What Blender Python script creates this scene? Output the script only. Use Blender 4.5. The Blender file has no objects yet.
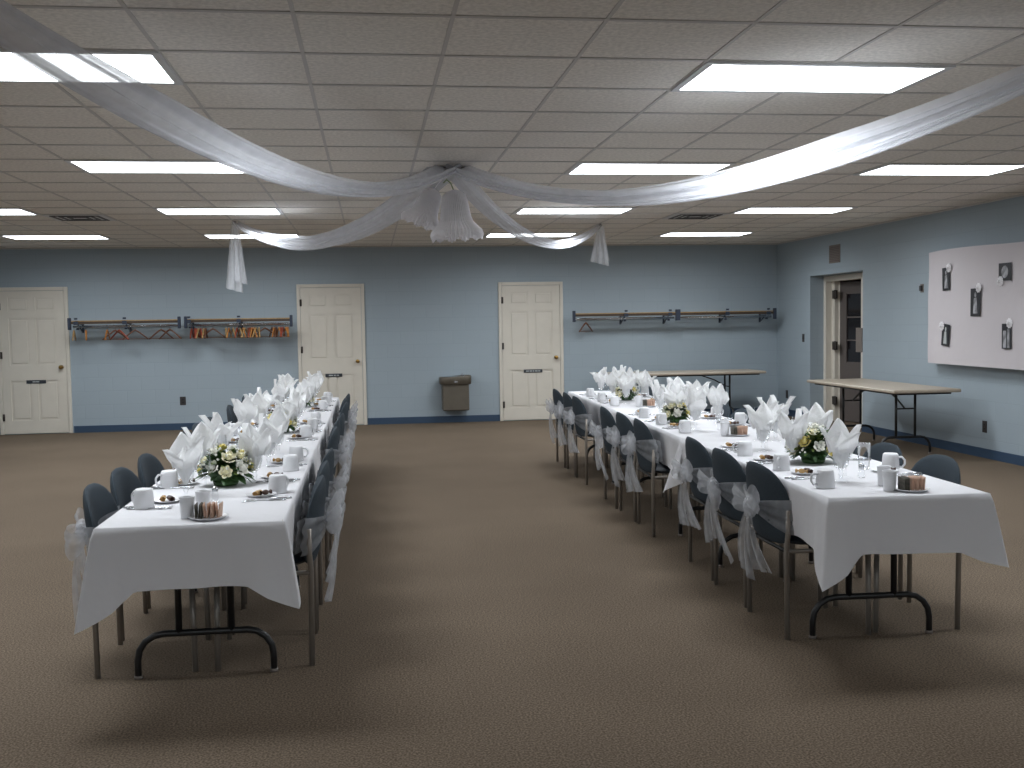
import bpy, math, random
from mathutils import Vector, Matrix
from math import sin, cos, pi, sqrt

SC = bpy.context.scene
COL = SC.collection

# ------------------------------------------------------------------ camera
YAW, PIT, ROL = 0.1322, 0.057, -0.0158
F = Vector((sin(YAW)*cos(PIT), cos(YAW)*cos(PIT), -sin(PIT)))
R0 = Vector((cos(YAW), -sin(YAW), 0.0)); U0 = R0.cross(F)
R1 = R0*cos(ROL) + U0*sin(ROL); U1 = -R0*sin(ROL) + U0*cos(ROL)
cd = bpy.data.cameras.new('camera'); cam = bpy.data.objects.new('camera', cd); COL.objects.link(cam)
cd.sensor_width = 36.0; cd.lens = 1061.3/1024*36.0
cd.clip_start = 0.05; cd.clip_end = 200
cam.matrix_world = Matrix(((R1.x, U1.x, -F.x, 0), (R1.y, U1.y, -F.y, 0), (R1.z, U1.z, -F.z, 1.495), (0, 0, 0, 1)))
SC.camera = cam

# ------------------------------------------------------------------ world, exposure
w = bpy.data.worlds.new('world'); SC.world = w; w.use_nodes = True
w.node_tree.nodes['Background'].inputs[0].default_value = (0.55, 0.62, 0.75, 1)
w.node_tree.nodes['Background'].inputs[1].default_value = 0.03
SC.view_settings.view_transform = 'Standard'
try: SC.view_settings.look = 'None'
except Exception: pass
SC.view_settings.gamma = 1.0
SC.view_settings.use_curve_mapping = False
SC.view_settings.exposure = 0.0
LIGHT_STRENGTH = 7.5
LAMP_WATTS = 25.0
LAMP_SPREAD = 2.9
LIGHT_COLOR = (0.90, 0.955, 1.0, 1)
try:
    SC.cycles.transparent_max_bounces = 24
    SC.cycles.max_bounces = 8
    SC.cycles.sample_clamp_indirect = 4
except Exception: pass

# ------------------------------------------------------------------ materials
def new_mat(name):
    m = bpy.data.materials.new(name); m.use_nodes = True
    nt = m.node_tree; b = nt.nodes['Principled BSDF']
    return m, nt, b
def pmat(name, col, rough=0.6, metal=0.0, noise=0.0, nscale=20, bump=0.0, bscale=200, spec=0.5, col2=None, sheen=0):
    m, nt, b = new_mat(name)
    b.inputs['Base Color'].default_value = (*col, 1); b.inputs['Roughness'].default_value = rough
    b.inputs['Metallic'].default_value = metal; b.inputs['Specular IOR Level'].default_value = spec
    tc = nt.nodes.new('ShaderNodeTexCoord')
    if noise or col2:
        n = nt.nodes.new('ShaderNodeTexNoise'); n.inputs['Scale'].default_value = nscale; n.inputs['Detail'].default_value = 4
        r = nt.nodes.new('ShaderNodeValToRGB')
        c2 = col2 or tuple(c*(1-noise) for c in col); c1 = tuple(min(1, c*(1+noise)) for c in col) if not col2 else col
        r.color_ramp.elements[0].position = .35; r.color_ramp.elements[1].position = .65
        r.color_ramp.elements[0].color = (*c2, 1); r.color_ramp.elements[1].color = (*c1, 1)
        nt.links.new(tc.outputs['Object'], n.inputs['Vector']); nt.links.new(n.outputs['Fac'], r.inputs[0])
        nt.links.new(r.outputs[0], b.inputs['Base Color'])
    if bump:
        n2 = nt.nodes.new('ShaderNodeTexNoise'); n2.inputs['Scale'].default_value = bscale
        bp = nt.nodes.new('ShaderNodeBump'); bp.inputs['Strength'].default_value = bump; bp.inputs['Distance'].default_value = .01
        nt.links.new(tc.outputs['Object'], n2.inputs['Vector']); nt.links.new(n2.outputs['Fac'], bp.inputs['Height'])
        nt.links.new(bp.outputs[0], b.inputs['Normal'])
    return m

def mat_sheer(name, col, alpha, var=.09):
    m, nt, b = new_mat(name); nt.nodes.remove(b)
    out = nt.nodes['Material Output']
    d = nt.nodes.new('ShaderNodeBsdfDiffuse'); d.inputs[0].default_value = (*col, 1)
    t = nt.nodes.new('ShaderNodeBsdfTranslucent'); t.inputs[0].default_value = (*col, 1)
    mx = nt.nodes.new('ShaderNodeMixShader'); mx.inputs[0].default_value = .5
    tr = nt.nodes.new('ShaderNodeBsdfTransparent')
    mx2 = nt.nodes.new('ShaderNodeMixShader')
    tc = nt.nodes.new('ShaderNodeTexCoord')
    n = nt.nodes.new('ShaderNodeTexNoise'); n.inputs['Scale'].default_value = 14
    mr = nt.nodes.new('ShaderNodeMapRange'); mr.inputs[1].default_value = .3; mr.inputs[2].default_value = .7
    mr.inputs[3].default_value = alpha-var; mr.inputs[4].default_value = alpha+var
    nt.links.new(tc.outputs['Object'], n.inputs['Vector']); nt.links.new(n.outputs['Fac'], mr.inputs[0])
    nt.links.new(mr.outputs[0], mx2.inputs[0])
    nt.links.new(d.outputs[0], mx.inputs[1]); nt.links.new(t.outputs[0], mx.inputs[2])
    nt.links.new(tr.outputs[0], mx2.inputs[1]); nt.links.new(mx.outputs[0], mx2.inputs[2])
    nt.links.new(mx2.outputs[0], out.inputs[0])
    return m

def mat_cloth(name, col, trans=.15, bump=.15, bscale=9):
    m, nt, b = new_mat(name)
    b.inputs['Base Color'].default_value = (*col, 1); b.inputs['Roughness'].default_value = .85
    b.inputs['Specular IOR Level'].default_value = .2
    out = nt.nodes['Material Output']
    t = nt.nodes.new('ShaderNodeBsdfTranslucent'); t.inputs[0].default_value = (*col, 1)
    mx = nt.nodes.new('ShaderNodeMixShader'); mx.inputs[0].default_value = trans
    nt.links.new(b.outputs[0], mx.inputs[1]); nt.links.new(t.outputs[0], mx.inputs[2]); nt.links.new(mx.outputs[0], out.inputs[0])
    tc = nt.nodes.new('ShaderNodeTexCoord'); n2 = nt.nodes.new('ShaderNodeTexNoise'); n2.inputs['Scale'].default_value = bscale; n2.inputs['Detail'].default_value = 3
    bp = nt.nodes.new('ShaderNodeBump'); bp.inputs['Strength'].default_value = bump; bp.inputs['Distance'].default_value = .03
    nt.links.new(tc.outputs['Object'], n2.inputs['Vector']); nt.links.new(n2.outputs['Fac'], bp.inputs['Height'])
    nt.links.new(bp.outputs[0], b.inputs['Normal']); nt.links.new(bp.outputs[0], t.inputs['Normal'])
    return m

def mat_glass(name):
    m, nt, b = new_mat(name); nt.nodes.remove(b); out = nt.nodes['Material Output']
    tr = nt.nodes.new('ShaderNodeBsdfTransparent'); tr.inputs[0].default_value = (.975, .98, .985, 1)
    g = nt.nodes.new('ShaderNodeBsdfGlossy'); g.inputs[0].default_value = (1, 1, 1, 1); g.inputs['Roughness'].default_value = .08
    fr = nt.nodes.new('ShaderNodeFresnel'); fr.inputs[0].default_value = 1.33
    mx = nt.nodes.new('ShaderNodeMixShader')
    hf = nt.nodes.new('ShaderNodeMath'); hf.operation = 'MULTIPLY'; hf.inputs[1].default_value = .5; nt.links.new(fr.outputs[0], hf.inputs[0])
    nt.links.new(hf.outputs[0], mx.inputs[0]); nt.links.new(tr.outputs[0], mx.inputs[1]); nt.links.new(g.outputs[0], mx.inputs[2])
    nt.links.new(mx.outputs[0], out.inputs[0]); return m

def mat_emit(name, col, s):
    m, nt, b = new_mat(name); nt.nodes.remove(b); out = nt.nodes['Material Output']
    e = nt.nodes.new('ShaderNodeEmission'); e.inputs[0].default_value = col; e.inputs[1].default_value = s
    nt.links.new(e.outputs[0], out.inputs[0]); return m

def mat_block():
    m, nt, b = new_mat('painted_block')
    b.inputs['Roughness'].default_value = .55; b.inputs['Specular IOR Level'].default_value = .3
    tc = nt.nodes.new('ShaderNodeTexCoord'); mp = nt.nodes.new('ShaderNodeMapping')
    sep = nt.nodes.new('ShaderNodeSeparateXYZ'); ad = nt.nodes.new('ShaderNodeMath'); ad.operation = 'ADD'
    cb = nt.nodes.new('ShaderNodeCombineXYZ')
    nt.links.new(tc.outputs['Object'], sep.inputs[0]); nt.links.new(sep.outputs[0], ad.inputs[0]); nt.links.new(sep.outputs[1], ad.inputs[1])
    nt.links.new(ad.outputs[0], cb.inputs[0]); nt.links.new(sep.outputs[2], cb.inputs[1])
    br = nt.nodes.new('ShaderNodeTexBrick'); br.inputs['Scale'].default_value = 1
    br.inputs['Brick Width'].default_value = .4; br.inputs['Row Height'].default_value = .2; br.inputs['Mortar Size'].default_value = .006
    br.inputs['Mortar Smooth'].default_value = .6
    C1 = (.34, .40, .445, 1)
    br.inputs['Color1'].default_value = C1; br.inputs['Color2'].default_value = (.333, .392, .437, 1); br.inputs['Mortar'].default_value = (.32, .377, .42, 1)
    nt.links.new(cb.outputs[0], br.inputs['Vector']); nt.links.new(br.outputs['Color'], b.inputs['Base Color'])
    inv = nt.nodes.new('ShaderNodeMath'); inv.operation = 'SUBTRACT'; inv.inputs[0].default_value = 1
    nt.links.new(br.outputs['Fac'], inv.inputs[1])
    n = nt.nodes.new('ShaderNodeTexNoise'); n.inputs['Scale'].default_value = 60; nt.links.new(tc.outputs['Object'], n.inputs['Vector'])
    ma = nt.nodes.new('ShaderNodeMath'); ma.operation = 'MULTIPLY_ADD'; ma.inputs[1].default_value = .3
    nt.links.new(n.outputs['Fac'], ma.inputs[0]); nt.links.new(inv.outputs[0], ma.inputs[2])
    bp = nt.nodes.new('ShaderNodeBump'); bp.inputs['Strength'].default_value = .22; bp.inputs['Distance'].default_value = .005
    nt.links.new(ma.outputs[0], bp.inputs['Height']); nt.links.new(bp.outputs[0], b.inputs['Normal'])
    return m

def mat_carpet():
    m, nt, b = new_mat('carpet')
    b.inputs['Roughness'].default_value = .95; b.inputs['Specular IOR Level'].default_value = .1
    tc = nt.nodes.new('ShaderNodeTexCoord')
    def N(s, d=2):
        n = nt.nodes.new('ShaderNodeTexNoise'); n.inputs['Scale'].default_value = s; n.inputs['Detail'].default_value = d
        nt.links.new(tc.outputs['Object'], n.inputs['Vector']); return n
    a, c = N(120, 6), N(1.1, 2)
    r = nt.nodes.new('ShaderNodeValToRGB')
    r.color_ramp.elements[0].position = .36; r.color_ramp.elements[1].position = .64
    r.color_ramp.elements[0].color = (.085, .063, .044, 1); r.color_ramp.elements[1].color = (.215, .166, .122, 1)
    nt.links.new(a.outputs['Fac'], r.inputs[0])
    r2 = nt.nodes.new('ShaderNodeValToRGB'); r2.color_ramp.elements[0].position = .3; r2.color_ramp.elements[1].position = .7
    r2.color_ramp.elements[0].color = (.88, .88, .88, 1); r2.color_ramp.elements[1].color = (1, 1, 1, 1)
    nt.links.new(c.outputs['Fac'], r2.inputs[0])
    mx = nt.nodes.new('ShaderNodeMixRGB'); mx.blend_type = 'MULTIPLY'; mx.inputs[0].default_value = 1
    nt.links.new(r.outputs[0], mx.inputs[1]); nt.links.new(r2.outputs[0], mx.inputs[2]); nt.links.new(mx.outputs[0], b.inputs['Base Color'])
    bp = nt.nodes.new('ShaderNodeBump'); bp.inputs['Strength'].default_value = .5; bp.inputs['Distance'].default_value = .004
    nt.links.new(a.outputs['Fac'], bp.inputs['Height']); nt.links.new(bp.outputs[0], b.inputs['Normal'])
    return m

M_WALL = mat_block(); M_CARPET = mat_carpet()
M_TILE = pmat('ceiling_tile', (.80, .76, .70), .9, noise=.10, nscale=45, bump=.35, bscale=70, spec=.1)
M_TBAR = pmat('ceiling_grid_metal', (.56, .53, .50), .5, spec=.3)
M_FRAMEW = pmat('light_trim', (.62, .62, .62), .5)
M_LAMP = mat_emit('fluorescent_panel', LIGHT_COLOR, LIGHT_STRENGTH)
M_DOOR = pmat('cream_paint', (.645, .60, .525), .5, noise=.02, nscale=6)
M_BASE = pmat('navy_vinyl_base', (.03, .06, .11), .5)
M_BRASS = pmat('aged_brass', (.33, .20, .06), .3, metal=1)
M_HINGE = pmat('dark_hinge', (.06, .05, .045), .45, metal=.6)
M_PLATE = pmat('name_plate', (.03, .035, .045), .5)
M_MARK = pmat('plate_marking', (.42, .44, .44), .6)
M_CLOTH = mat_cloth('white_tablecloth', (.76, .755, .78), .10, .25, 7)
M_NAP = mat_cloth('white_napkin', (.90, .90, .90), .3, .3, 30)
M_SHEER = mat_sheer('sheer_organza', (.70, .71, .74), .40)
M_TULLE = mat_sheer('tulle_drape', (.84, .85, .89), .56, .03)
M_FAB = pmat('slate_blue_fabric', (.034, .046, .058), .8, noise=.12, nscale=160, bump=.2, bscale=400, spec=.25)
M_FABL = pmat('dark_seat_vinyl', (.022, .03, .042), .55, spec=.4)
M_LEG = pmat('brushed_brown_metal', (.30, .27, .24), .42, metal=.55)
M_BLACK = pmat('black_tube', (.012, .012, .013), .4, spec=.5)
M_LAMI = pmat('tan_laminate', (.40, .34, .27), .4, noise=.05, nscale=30)
M_CHINA = pmat('white_china', (.74, .74, .76), .3)
M_STEEL = pmat('steel', (.55, .56, .58), .22, metal=1)
M_GLASS = mat_glass('thin_glass')
M_WOODL = pmat('pale_wood', (.42, .27, .11), .5, noise=.15, nscale=30)
M_WOODS = [pmat('hanger_wood_'+n, c, .45, noise=.15, nscale=30) for n, c in
           (('orange', (.42, .17, .04)), ('brown', (.12, .045, .02)), ('red', (.26, .05, .025)), ('tan', (.38, .24, .10)))]
M_NAVYM = pmat('dark_bracket', (.035, .045, .07), .45, metal=.3)
M_CHROME = pmat('chrome_rod', (.62, .64, .68), .18, metal=1)
M_FOUNT = pmat('bronze_cabinet', (.125, .108, .085), .45, metal=.3, noise=.06, nscale=8)
M_PAPER = mat_cloth('white_paper', (.60, .56, .58), .05, .6, 2.2)
M_BROWN = pmat('dark_brown_wood', (.06, .035, .02), .5)
M_TISSUE = mat_cloth('tissue_paper', (.88, .86, .88), .25, .1, 30)
M_BEIGE = pmat('grille_beige', (.19, .16, .14), .6)
M_DARK = pmat('dark_plate', (.04, .035, .035), .5)
M_DDOOR = pmat('shade_tinted_door', (.11, .092, .085), .5)  # leaf colour darkened to stand for the poor light on it
M_YEL = pmat('yellow_petal', (.80, .66, .16), .6, col2=(.84, .76, .36), nscale=40)
M_CREAM = pmat('cream_petal', (.82, .76, .46), .6, col2=(.86, .83, .68), nscale=40)
M_WHITEP = pmat('white_petal', (.80, .79, .72), .6)
M_LEAF = pmat('dark_leaf', (.035, .085, .025), .5, noise=.4, nscale=15)
M_LEAFY = pmat('light_leaf', (.14, .20, .04), .5, noise=.3, nscale=15)
M_GOLD = pmat('gold_wrapper', (.50, .31, .12), .35, noise=.2, nscale=60)
M_CHOC = pmat('brown_wrapper', (.07, .035, .025), .4)
M_PACKP = pmat('pink_tan_packet', (.62, .43, .33), .7, noise=.1, nscale=60)
M_PACKD = pmat('dark_packet', (.12, .11, .09), .6, noise=.3, nscale=80)
M_VOID = pmat('corridor_painted_gloom', (.05, .035, .03), .9)  # near-black colour stands for the lack of light in the corridor
M_PHOTO = pmat('photo_black', (.02, .02, .025), .35)
M_PHOTOG = pmat('photo_grey', (.30, .30, .32), .4, noise=.5, nscale=14)

# ------------------------------------------------------------------ mesh builder
class MB:
    def __init__(s): s.v = []; s.f = []; s.sm = []
    def add(s, vs, fs, smooth=True):
        o = len(s.v); s.v += [tuple(p) for p in vs]; s.f += [tuple(i+o for i in f) for f in fs]; s.sm += [smooth]*len(fs)
    def box(s, x0, y0, z0, x1, y1, z1, b=0.0):
        if b <= 0:
            vs = [(x, y, z) for z in (z0, z1) for y in (y0, y1) for x in (x0, x1)]
            s.add(vs, [(0, 2, 3, 1), (4, 5, 7, 6), (0, 1, 5, 4), (2, 6, 7, 3), (0, 4, 6, 2), (1, 3, 7, 5)], False); return
        # bevelled box: each face inset, edges and corners bridged
        X, Y, Z = (x0, x1), (y0, y1), (z0, z1); vs = []; idx = {}
        for i in (0, 1):
            for j in (0, 1):
                for k in (0, 1):
                    si, sj, sk = (1-2*i)*b, (1-2*j)*b, (1-2*k)*b
                    idx[i, j, k, 0] = len(vs); vs.append((X[i], Y[j]+sj, Z[k]+sk))
                    idx[i, j, k, 1] = len(vs); vs.append((X[i]+si, Y[j], Z[k]+sk))
                    idx[i, j, k, 2] = len(vs); vs.append((X[i]+si, Y[j]+sj, Z[k]))
        fs = []
        for a in (0, 1):
            fs.append([idx[a, 0, 0, 0], idx[a, 1, 0, 0], idx[a, 1, 1, 0], idx[a, 0, 1, 0]][::(1 if a else -1)])
            fs.append([idx[0, a, 0, 1], idx[0, a, 1, 1], idx[1, a, 1, 1], idx[1, a, 0, 1]][::(1 if a else -1)])
            fs.append([idx[0, 0, a, 2], idx[1, 0, a, 2], idx[1, 1, a, 2], idx[0, 1, a, 2]][::(1 if a else -1)])
            for c in (0, 1):
                fs.append([idx[a, c, 0, 0], idx[a, c, 1, 0], idx[a, c, 1, 1], idx[a, c, 0, 1]])
                fs.append([idx[a, 0, c, 0], idx[a, 1, c, 0], idx[a, 1, c, 2], idx[a, 0, c, 2]])
                fs.append([idx[0, a, c, 1], idx[1, a, c, 1], idx[1, a, c, 2], idx[0, a, c, 2]])
                for d in (0, 1): fs.append([idx[a, c, d, 0], idx[a, c, d, 1], idx[a, c, d, 2]])
        s.add(vs, fs, False)
    def tube(s, pts, r, n=8, cap=True, closed=False):
        P = [Vector(p) for p in pts]; rr = r if isinstance(r, (list, tuple)) else [r]*len(P)
        vs = []; up = None
        for i, p in enumerate(P):
            if closed: t = P[(i+1) % len(P)]-P[i-1]
            else: t = P[min(i+1, len(P)-1)]-P[max(i-1, 0)]
            t.normalize()
            if up is None:
                a = Vector((0, 0, 1)) if abs(t.z) < .9 else Vector((1, 0, 0)); up = a.cross(t).normalized()
            up = (up - t*up.dot(t)).normalized(); bi = t.cross(up)
            for k in range(n):
                a = 2*pi*k/n; vs.append(p+(up*cos(a)+bi*sin(a))*rr[i])
        fs = []; m = len(P)
        for i in range(m if closed else m-1):
            j = (i+1) % m
            for k in range(n): fs.append((i*n+k, i*n+(k+1) % n, j*n+(k+1) % n, j*n+k))
        if cap and not closed: fs += [tuple(range(n))[::-1], tuple(range((m-1)*n, m*n))]
        s.add(vs, fs)
    def lathe(s, prof, n=24, c=(0, 0, 0), sx=1, sy=1):
        vs = []; fs = []
        for r, z in prof:
            for k in range(n):
                a = 2*pi*k/n; vs.append((c[0]+r*cos(a)*sx, c[1]+r*sin(a)*sy, c[2]+z))
        for i in range(len(prof)-1):
            for k in range(n): fs.append((i*n+k, i*n+(k+1) % n, (i+1)*n+(k+1) % n, (i+1)*n+k))
        if prof[0][0] < 1e-3 or True: pass
        s.add(vs, fs)
    def disc(s, r, z, n=24, c=(0, 0, 0), flip=False):
        vs = [(c[0]+r*cos(2*pi*k/n), c[1]+r*sin(2*pi*k/n), c[2]+z) for k in range(n)]
        s.add(vs, [tuple(range(n))[::(-1 if flip else 1)]])
    def grid(s, fn, nu, nv, wrap=False, smooth=True):
        vs = [fn(i/nu, j/nv) for j in range(nv+1) for i in range(nu if wrap else nu+1)]
        W = nu if wrap else nu+1; fs = []
        for j in range(nv):
            for i in range(nu):
                i2 = (i+1) % W
                fs.append((j*W+i, j*W+i2, (j+1)*W+i2, (j+1)*W+i))
        s.add(vs, fs, smooth)
    def pillow(s, outline, c, th, fn, rings=6, pw=4):
        """closed cushion: 2-D outline about c, half thickness th, fn maps (a,b,t) to 3-D"""
        n = len(outline); vs = []; fs = []
        rs = [sin(pi/2*k/rings) for k in range(1, rings+1)]
        for sd in (1, -1):
            base = len(vs); vs.append(fn(c[0], c[1], sd*th))
            for r in rs:
                t = th*sd*max(0, 1-r**pw)**.5
                for (a, b) in outline: vs.append(fn(c[0]+(a-c[0])*r, c[1]+(b-c[1])*r, t))
            for k in range(n):
                q = (base, base+1+k, base+1+(k+1) % n); fs.append(q if sd == 1 else q[::-1])
            for i in range(rings-1):
                for k in range(n):
                    a0 = base+1+i*n+k; a1 = base+1+i*n+(k+1) % n
                    q = (a0, a0+n, a1+n, a1); fs.append(q if sd == 1 else q[::-1])
        s.add(vs, fs)
    def sphere(s, c, r, n=10, sq=(1, 1, 1)):
        m = max(4, n//2+1); vs = []; fs = []
        for j in range(m+1):
            ph = pi*j/m
            for k in range(n):
                a = 2*pi*k/n; vs.append((c[0]+r*sin(ph)*cos(a)*sq[0], c[1]+r*sin(ph)*sin(a)*sq[1], c[2]+r*cos(ph)*sq[2]))
        for j in range(m):
            for k in range(n): fs.append((j*n+k, (j+1)*n+k, (j+1)*n+(k+1) % n, j*n+(k+1) % n))
        s.add(vs, fs)
    def xf(s, mat, start=0):
        for i in range(start, len(s.v)): s.v[i] = tuple(mat @ Vector(s.v[i]))
    def build(s, name, mat, parent=None, loc=None, rz=0.0):
        me = bpy.data.meshes.new(name); me.from_pydata([tuple(v) for v in s.v], [], s.f); me.validate(clean_customdata=False); me.update()
        if len(me.polygons) == len(s.sm): me.polygons.foreach_set('use_smooth', s.sm)
        me.materials.append(mat)
        o = bpy.data.objects.new(name, me); COL.objects.link(o)
        if parent is not None: o.parent = parent
        if loc is not None: o.location = loc
        o.rotation_euler[2] = rz
        return o

def tag(o, label, cat, group=None, kind=None):
    o['label'] = label
    if cat: o['category'] = cat
    if group: o['group'] = group
    if kind: o['kind'] = kind
    return o
def empty(name, loc=(0, 0, 0), rz=0.0):
    o = bpy.data.objects.new(name, None); COL.objects.link(o); o.location = loc; o.rotation_euler[2] = rz
    o.empty_display_size = .1; return o
def struct(o, label=None):
    o['kind'] = 'structure'
    if label: o['label'] = label
    return o
def copy_tree(o, parent=None):
    c = o.copy(); COL.objects.link(c)
    for k in ('label', 'category', 'group'):
        if parent is None and k in c: del c[k]
    if parent is not None: c.parent = parent
    for ch in list(o.children): copy_tree(ch, c)
    return c
class Proto:
    """first use returns the object itself, later uses return copies"""
    def __init__(s, fn): s.fn = fn; s.o = None
    def get(s, loc, rz=0.0, sc=None):
        if s.o is None: s.o = s.fn(); o = s.o
        else: o = copy_tree(s.o); 
        o.location = loc; o.rotation_euler = (0, 0, rz)
        if sc: o.scale = sc
        return o
ORD = ['nearest', 'second', 'third', 'fourth', 'fifth', 'sixth', 'seventh', 'eighth', 'ninth', 'tenth', 'eleventh', 'twelfth']

# ------------------------------------------------------------------ room
XL, XR, YB, YF, H = -6.2, 6.405, 16.15, -5.0, 2.69
b = MB(); b.box(XL, YF, -.1, XR+2.2, YB+.2, 0); struct(b.build('floor', M_CARPET))
b = MB(); b.box(XL, YF, H, XR+2.2, YB+.2, H+.1); struct(b.build('ceiling', M_TILE))
b = MB(); b.box(XL, YB, 0, XR+.2, YB+.2, H); struct(b.build('wall_back', M_WALL))
b = MB(); b.box(XL-.2, YF, 0, XL, YB+.2, H); struct(b.build('wall_left', M_WALL))
b = MB(); b.box(XL, YF-.2, 0, XR+2.2, YF, H); struct(b.build('wall_front', M_WALL))
# right wall with the door recess y 13.2 .. 14.88, head at 2.12
RY0, RY1, RH, RX = 13.2, 14.88, 2.115, 6.65
b = MB()
b.box(XR, YF, 0, RX+.05, RY0, H); b.box(XR, RY1, 0, RX+.05, YB, H); b.box(XR, RY0, RH, RX+.05, RY1, H)
b.box(RX-.02, RY0, 0, RX+.05, 13.56, RH)
struct(b.build('wall_right', M_WALL))
b = MB()   # corridor beyond the doorway, its dimness put into the wall colour
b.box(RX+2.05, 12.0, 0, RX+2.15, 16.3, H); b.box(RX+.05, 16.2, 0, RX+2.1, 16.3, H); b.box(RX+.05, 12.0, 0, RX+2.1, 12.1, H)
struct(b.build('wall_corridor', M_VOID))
# baseboards
b = MB()
for x0, x1 in ((XL, -5.33), (-4.31, -1.08), (-.06, 1.95), (2.955, XR)): b.box(x0, YB-.012, 0, x1, YB, .10)
struct(b.build('baseboard_back', M_BASE))
b = MB()
b.box(XR-.012, YF, 0, XR, RY0, .10); b.box(XR-.012, RY1, 0, XR, YB-.012, .10); b.box(XR, RY1-.012, 0, RX, RY1, .10)
struct(b.build('baseboard_right', M_BASE))

# ceiling grid and lights
T, GX, GY = .61, 1.568, 4.789
b = MB()
k0 = math.ceil((XL-GX)/T)
for k in range(k0, int((XR-GX)/T)+1):
    x = GX+k*T; b.box(x-.009, YF, H-.004, x+.009, YB, H+.001)
for k in range(math.ceil((YF-GY)/T), int((YB-GY)/T)+1):
    y = GY+k*T; b.box(XL, y-.012, H-.005, XR, y+.012, H+.001)
struct(b.build('trim_1', M_TBAR), 'metal grid between the ceiling tiles')
b = MB(); b.box(XL, YB-.02, H-.02, XR, YB, H); b.box(XR-.02, YF, H-.02, XR, YB, H)
struct(b.build('trim_2', M_TBAR), 'wall angle around the tiled ceiling')

def make_light():
    r = empty('ceiling_light')
    b = MB(); t = .035; W, D = 2*T, T; z0, z1 = -.012, 0.0
    b.box(0, 0, z0, W, t, z1); b.box(0, D-t, z0, W, D, z1); b.box(0, t, z0, t, D-t, z1); b.box(W-t, t, z0, W, D-t, z1)
    b.build('frame', M_FRAMEW, r)
    b = MB(); b.box(t, t, -.009, W-t, D-t, -.003); b.build('diffuser', M_LAMP, r)
    ld = bpy.data.lights.new('tube_light', 'AREA'); ld.shape = 'RECTANGLE'; ld.size = W-2*t; ld.size_y = D-2*t
    ld.energy = LAMP_WATTS; ld.spread = LAMP_SPREAD; ld.color = LIGHT_COLOR[:3]
    lo = bpy.data.objects.new('tube_light', ld); COL.objects.link(lo); lo.parent = r; lo.location = (W/2, D/2, -.014)
    return r
PL = Proto(make_light)
for c, lab in ((0, 'first column right of the draped centre'), (4, 'column nearest the right wall'), (-6, 'column just left of the draped centre'), (-10, 'column at the far left')):
    for r in (-15, -10, 0, 5, 10, 15):  # rows behind the viewer are added, unseen, to light the cloth fronts
        o = PL.get((GX+c*T, GY+r*T, H-.001))
        rn = {-15: 'added rearmost row, unseen', -10: 'added row behind the viewer', 0: 'nearest visible row', 5: 'second row', 10: 'third row', 15: 'row by the back wall'}[r]
        tag(o, 'glowing rectangular fluorescent panel, %s, %s' % (lab, rn), 'ceiling light', 'fluorescent ceiling panels')

def make_vent():
    r = empty('ceiling_vent'); b = MB(); b.box(0, 0, -.012, T, T, -.006); b.build('plate', M_FRAMEW, r)
    for k in range(3):
        q = .06+.07*k; b = MB()
        for a0, a1, c0, c1 in ((q, T-q, q, q+.03), (q, T-q, T-q-.03, T-q), (q, q+.03, q+.03, T-q-.03), (T-q-.03, T-q, q+.03, T-q-.03)): b.box(a0, c0, -.018, a1, c1, -.012)
        b.build('louvre', M_DARK, r)
    return r
PV = Proto(make_vent)
tag(PV.get((GX-8*T, GY+11*T, H)), 'square louvred air diffuser in the ceiling left of the drapes', 'vent', 'ceiling diffusers')
tag(PV.get((GX+3*T, GY+11*T, H)), 'square louvred air diffuser between two light panels on the right', 'vent', 'ceiling diffusers')

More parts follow.
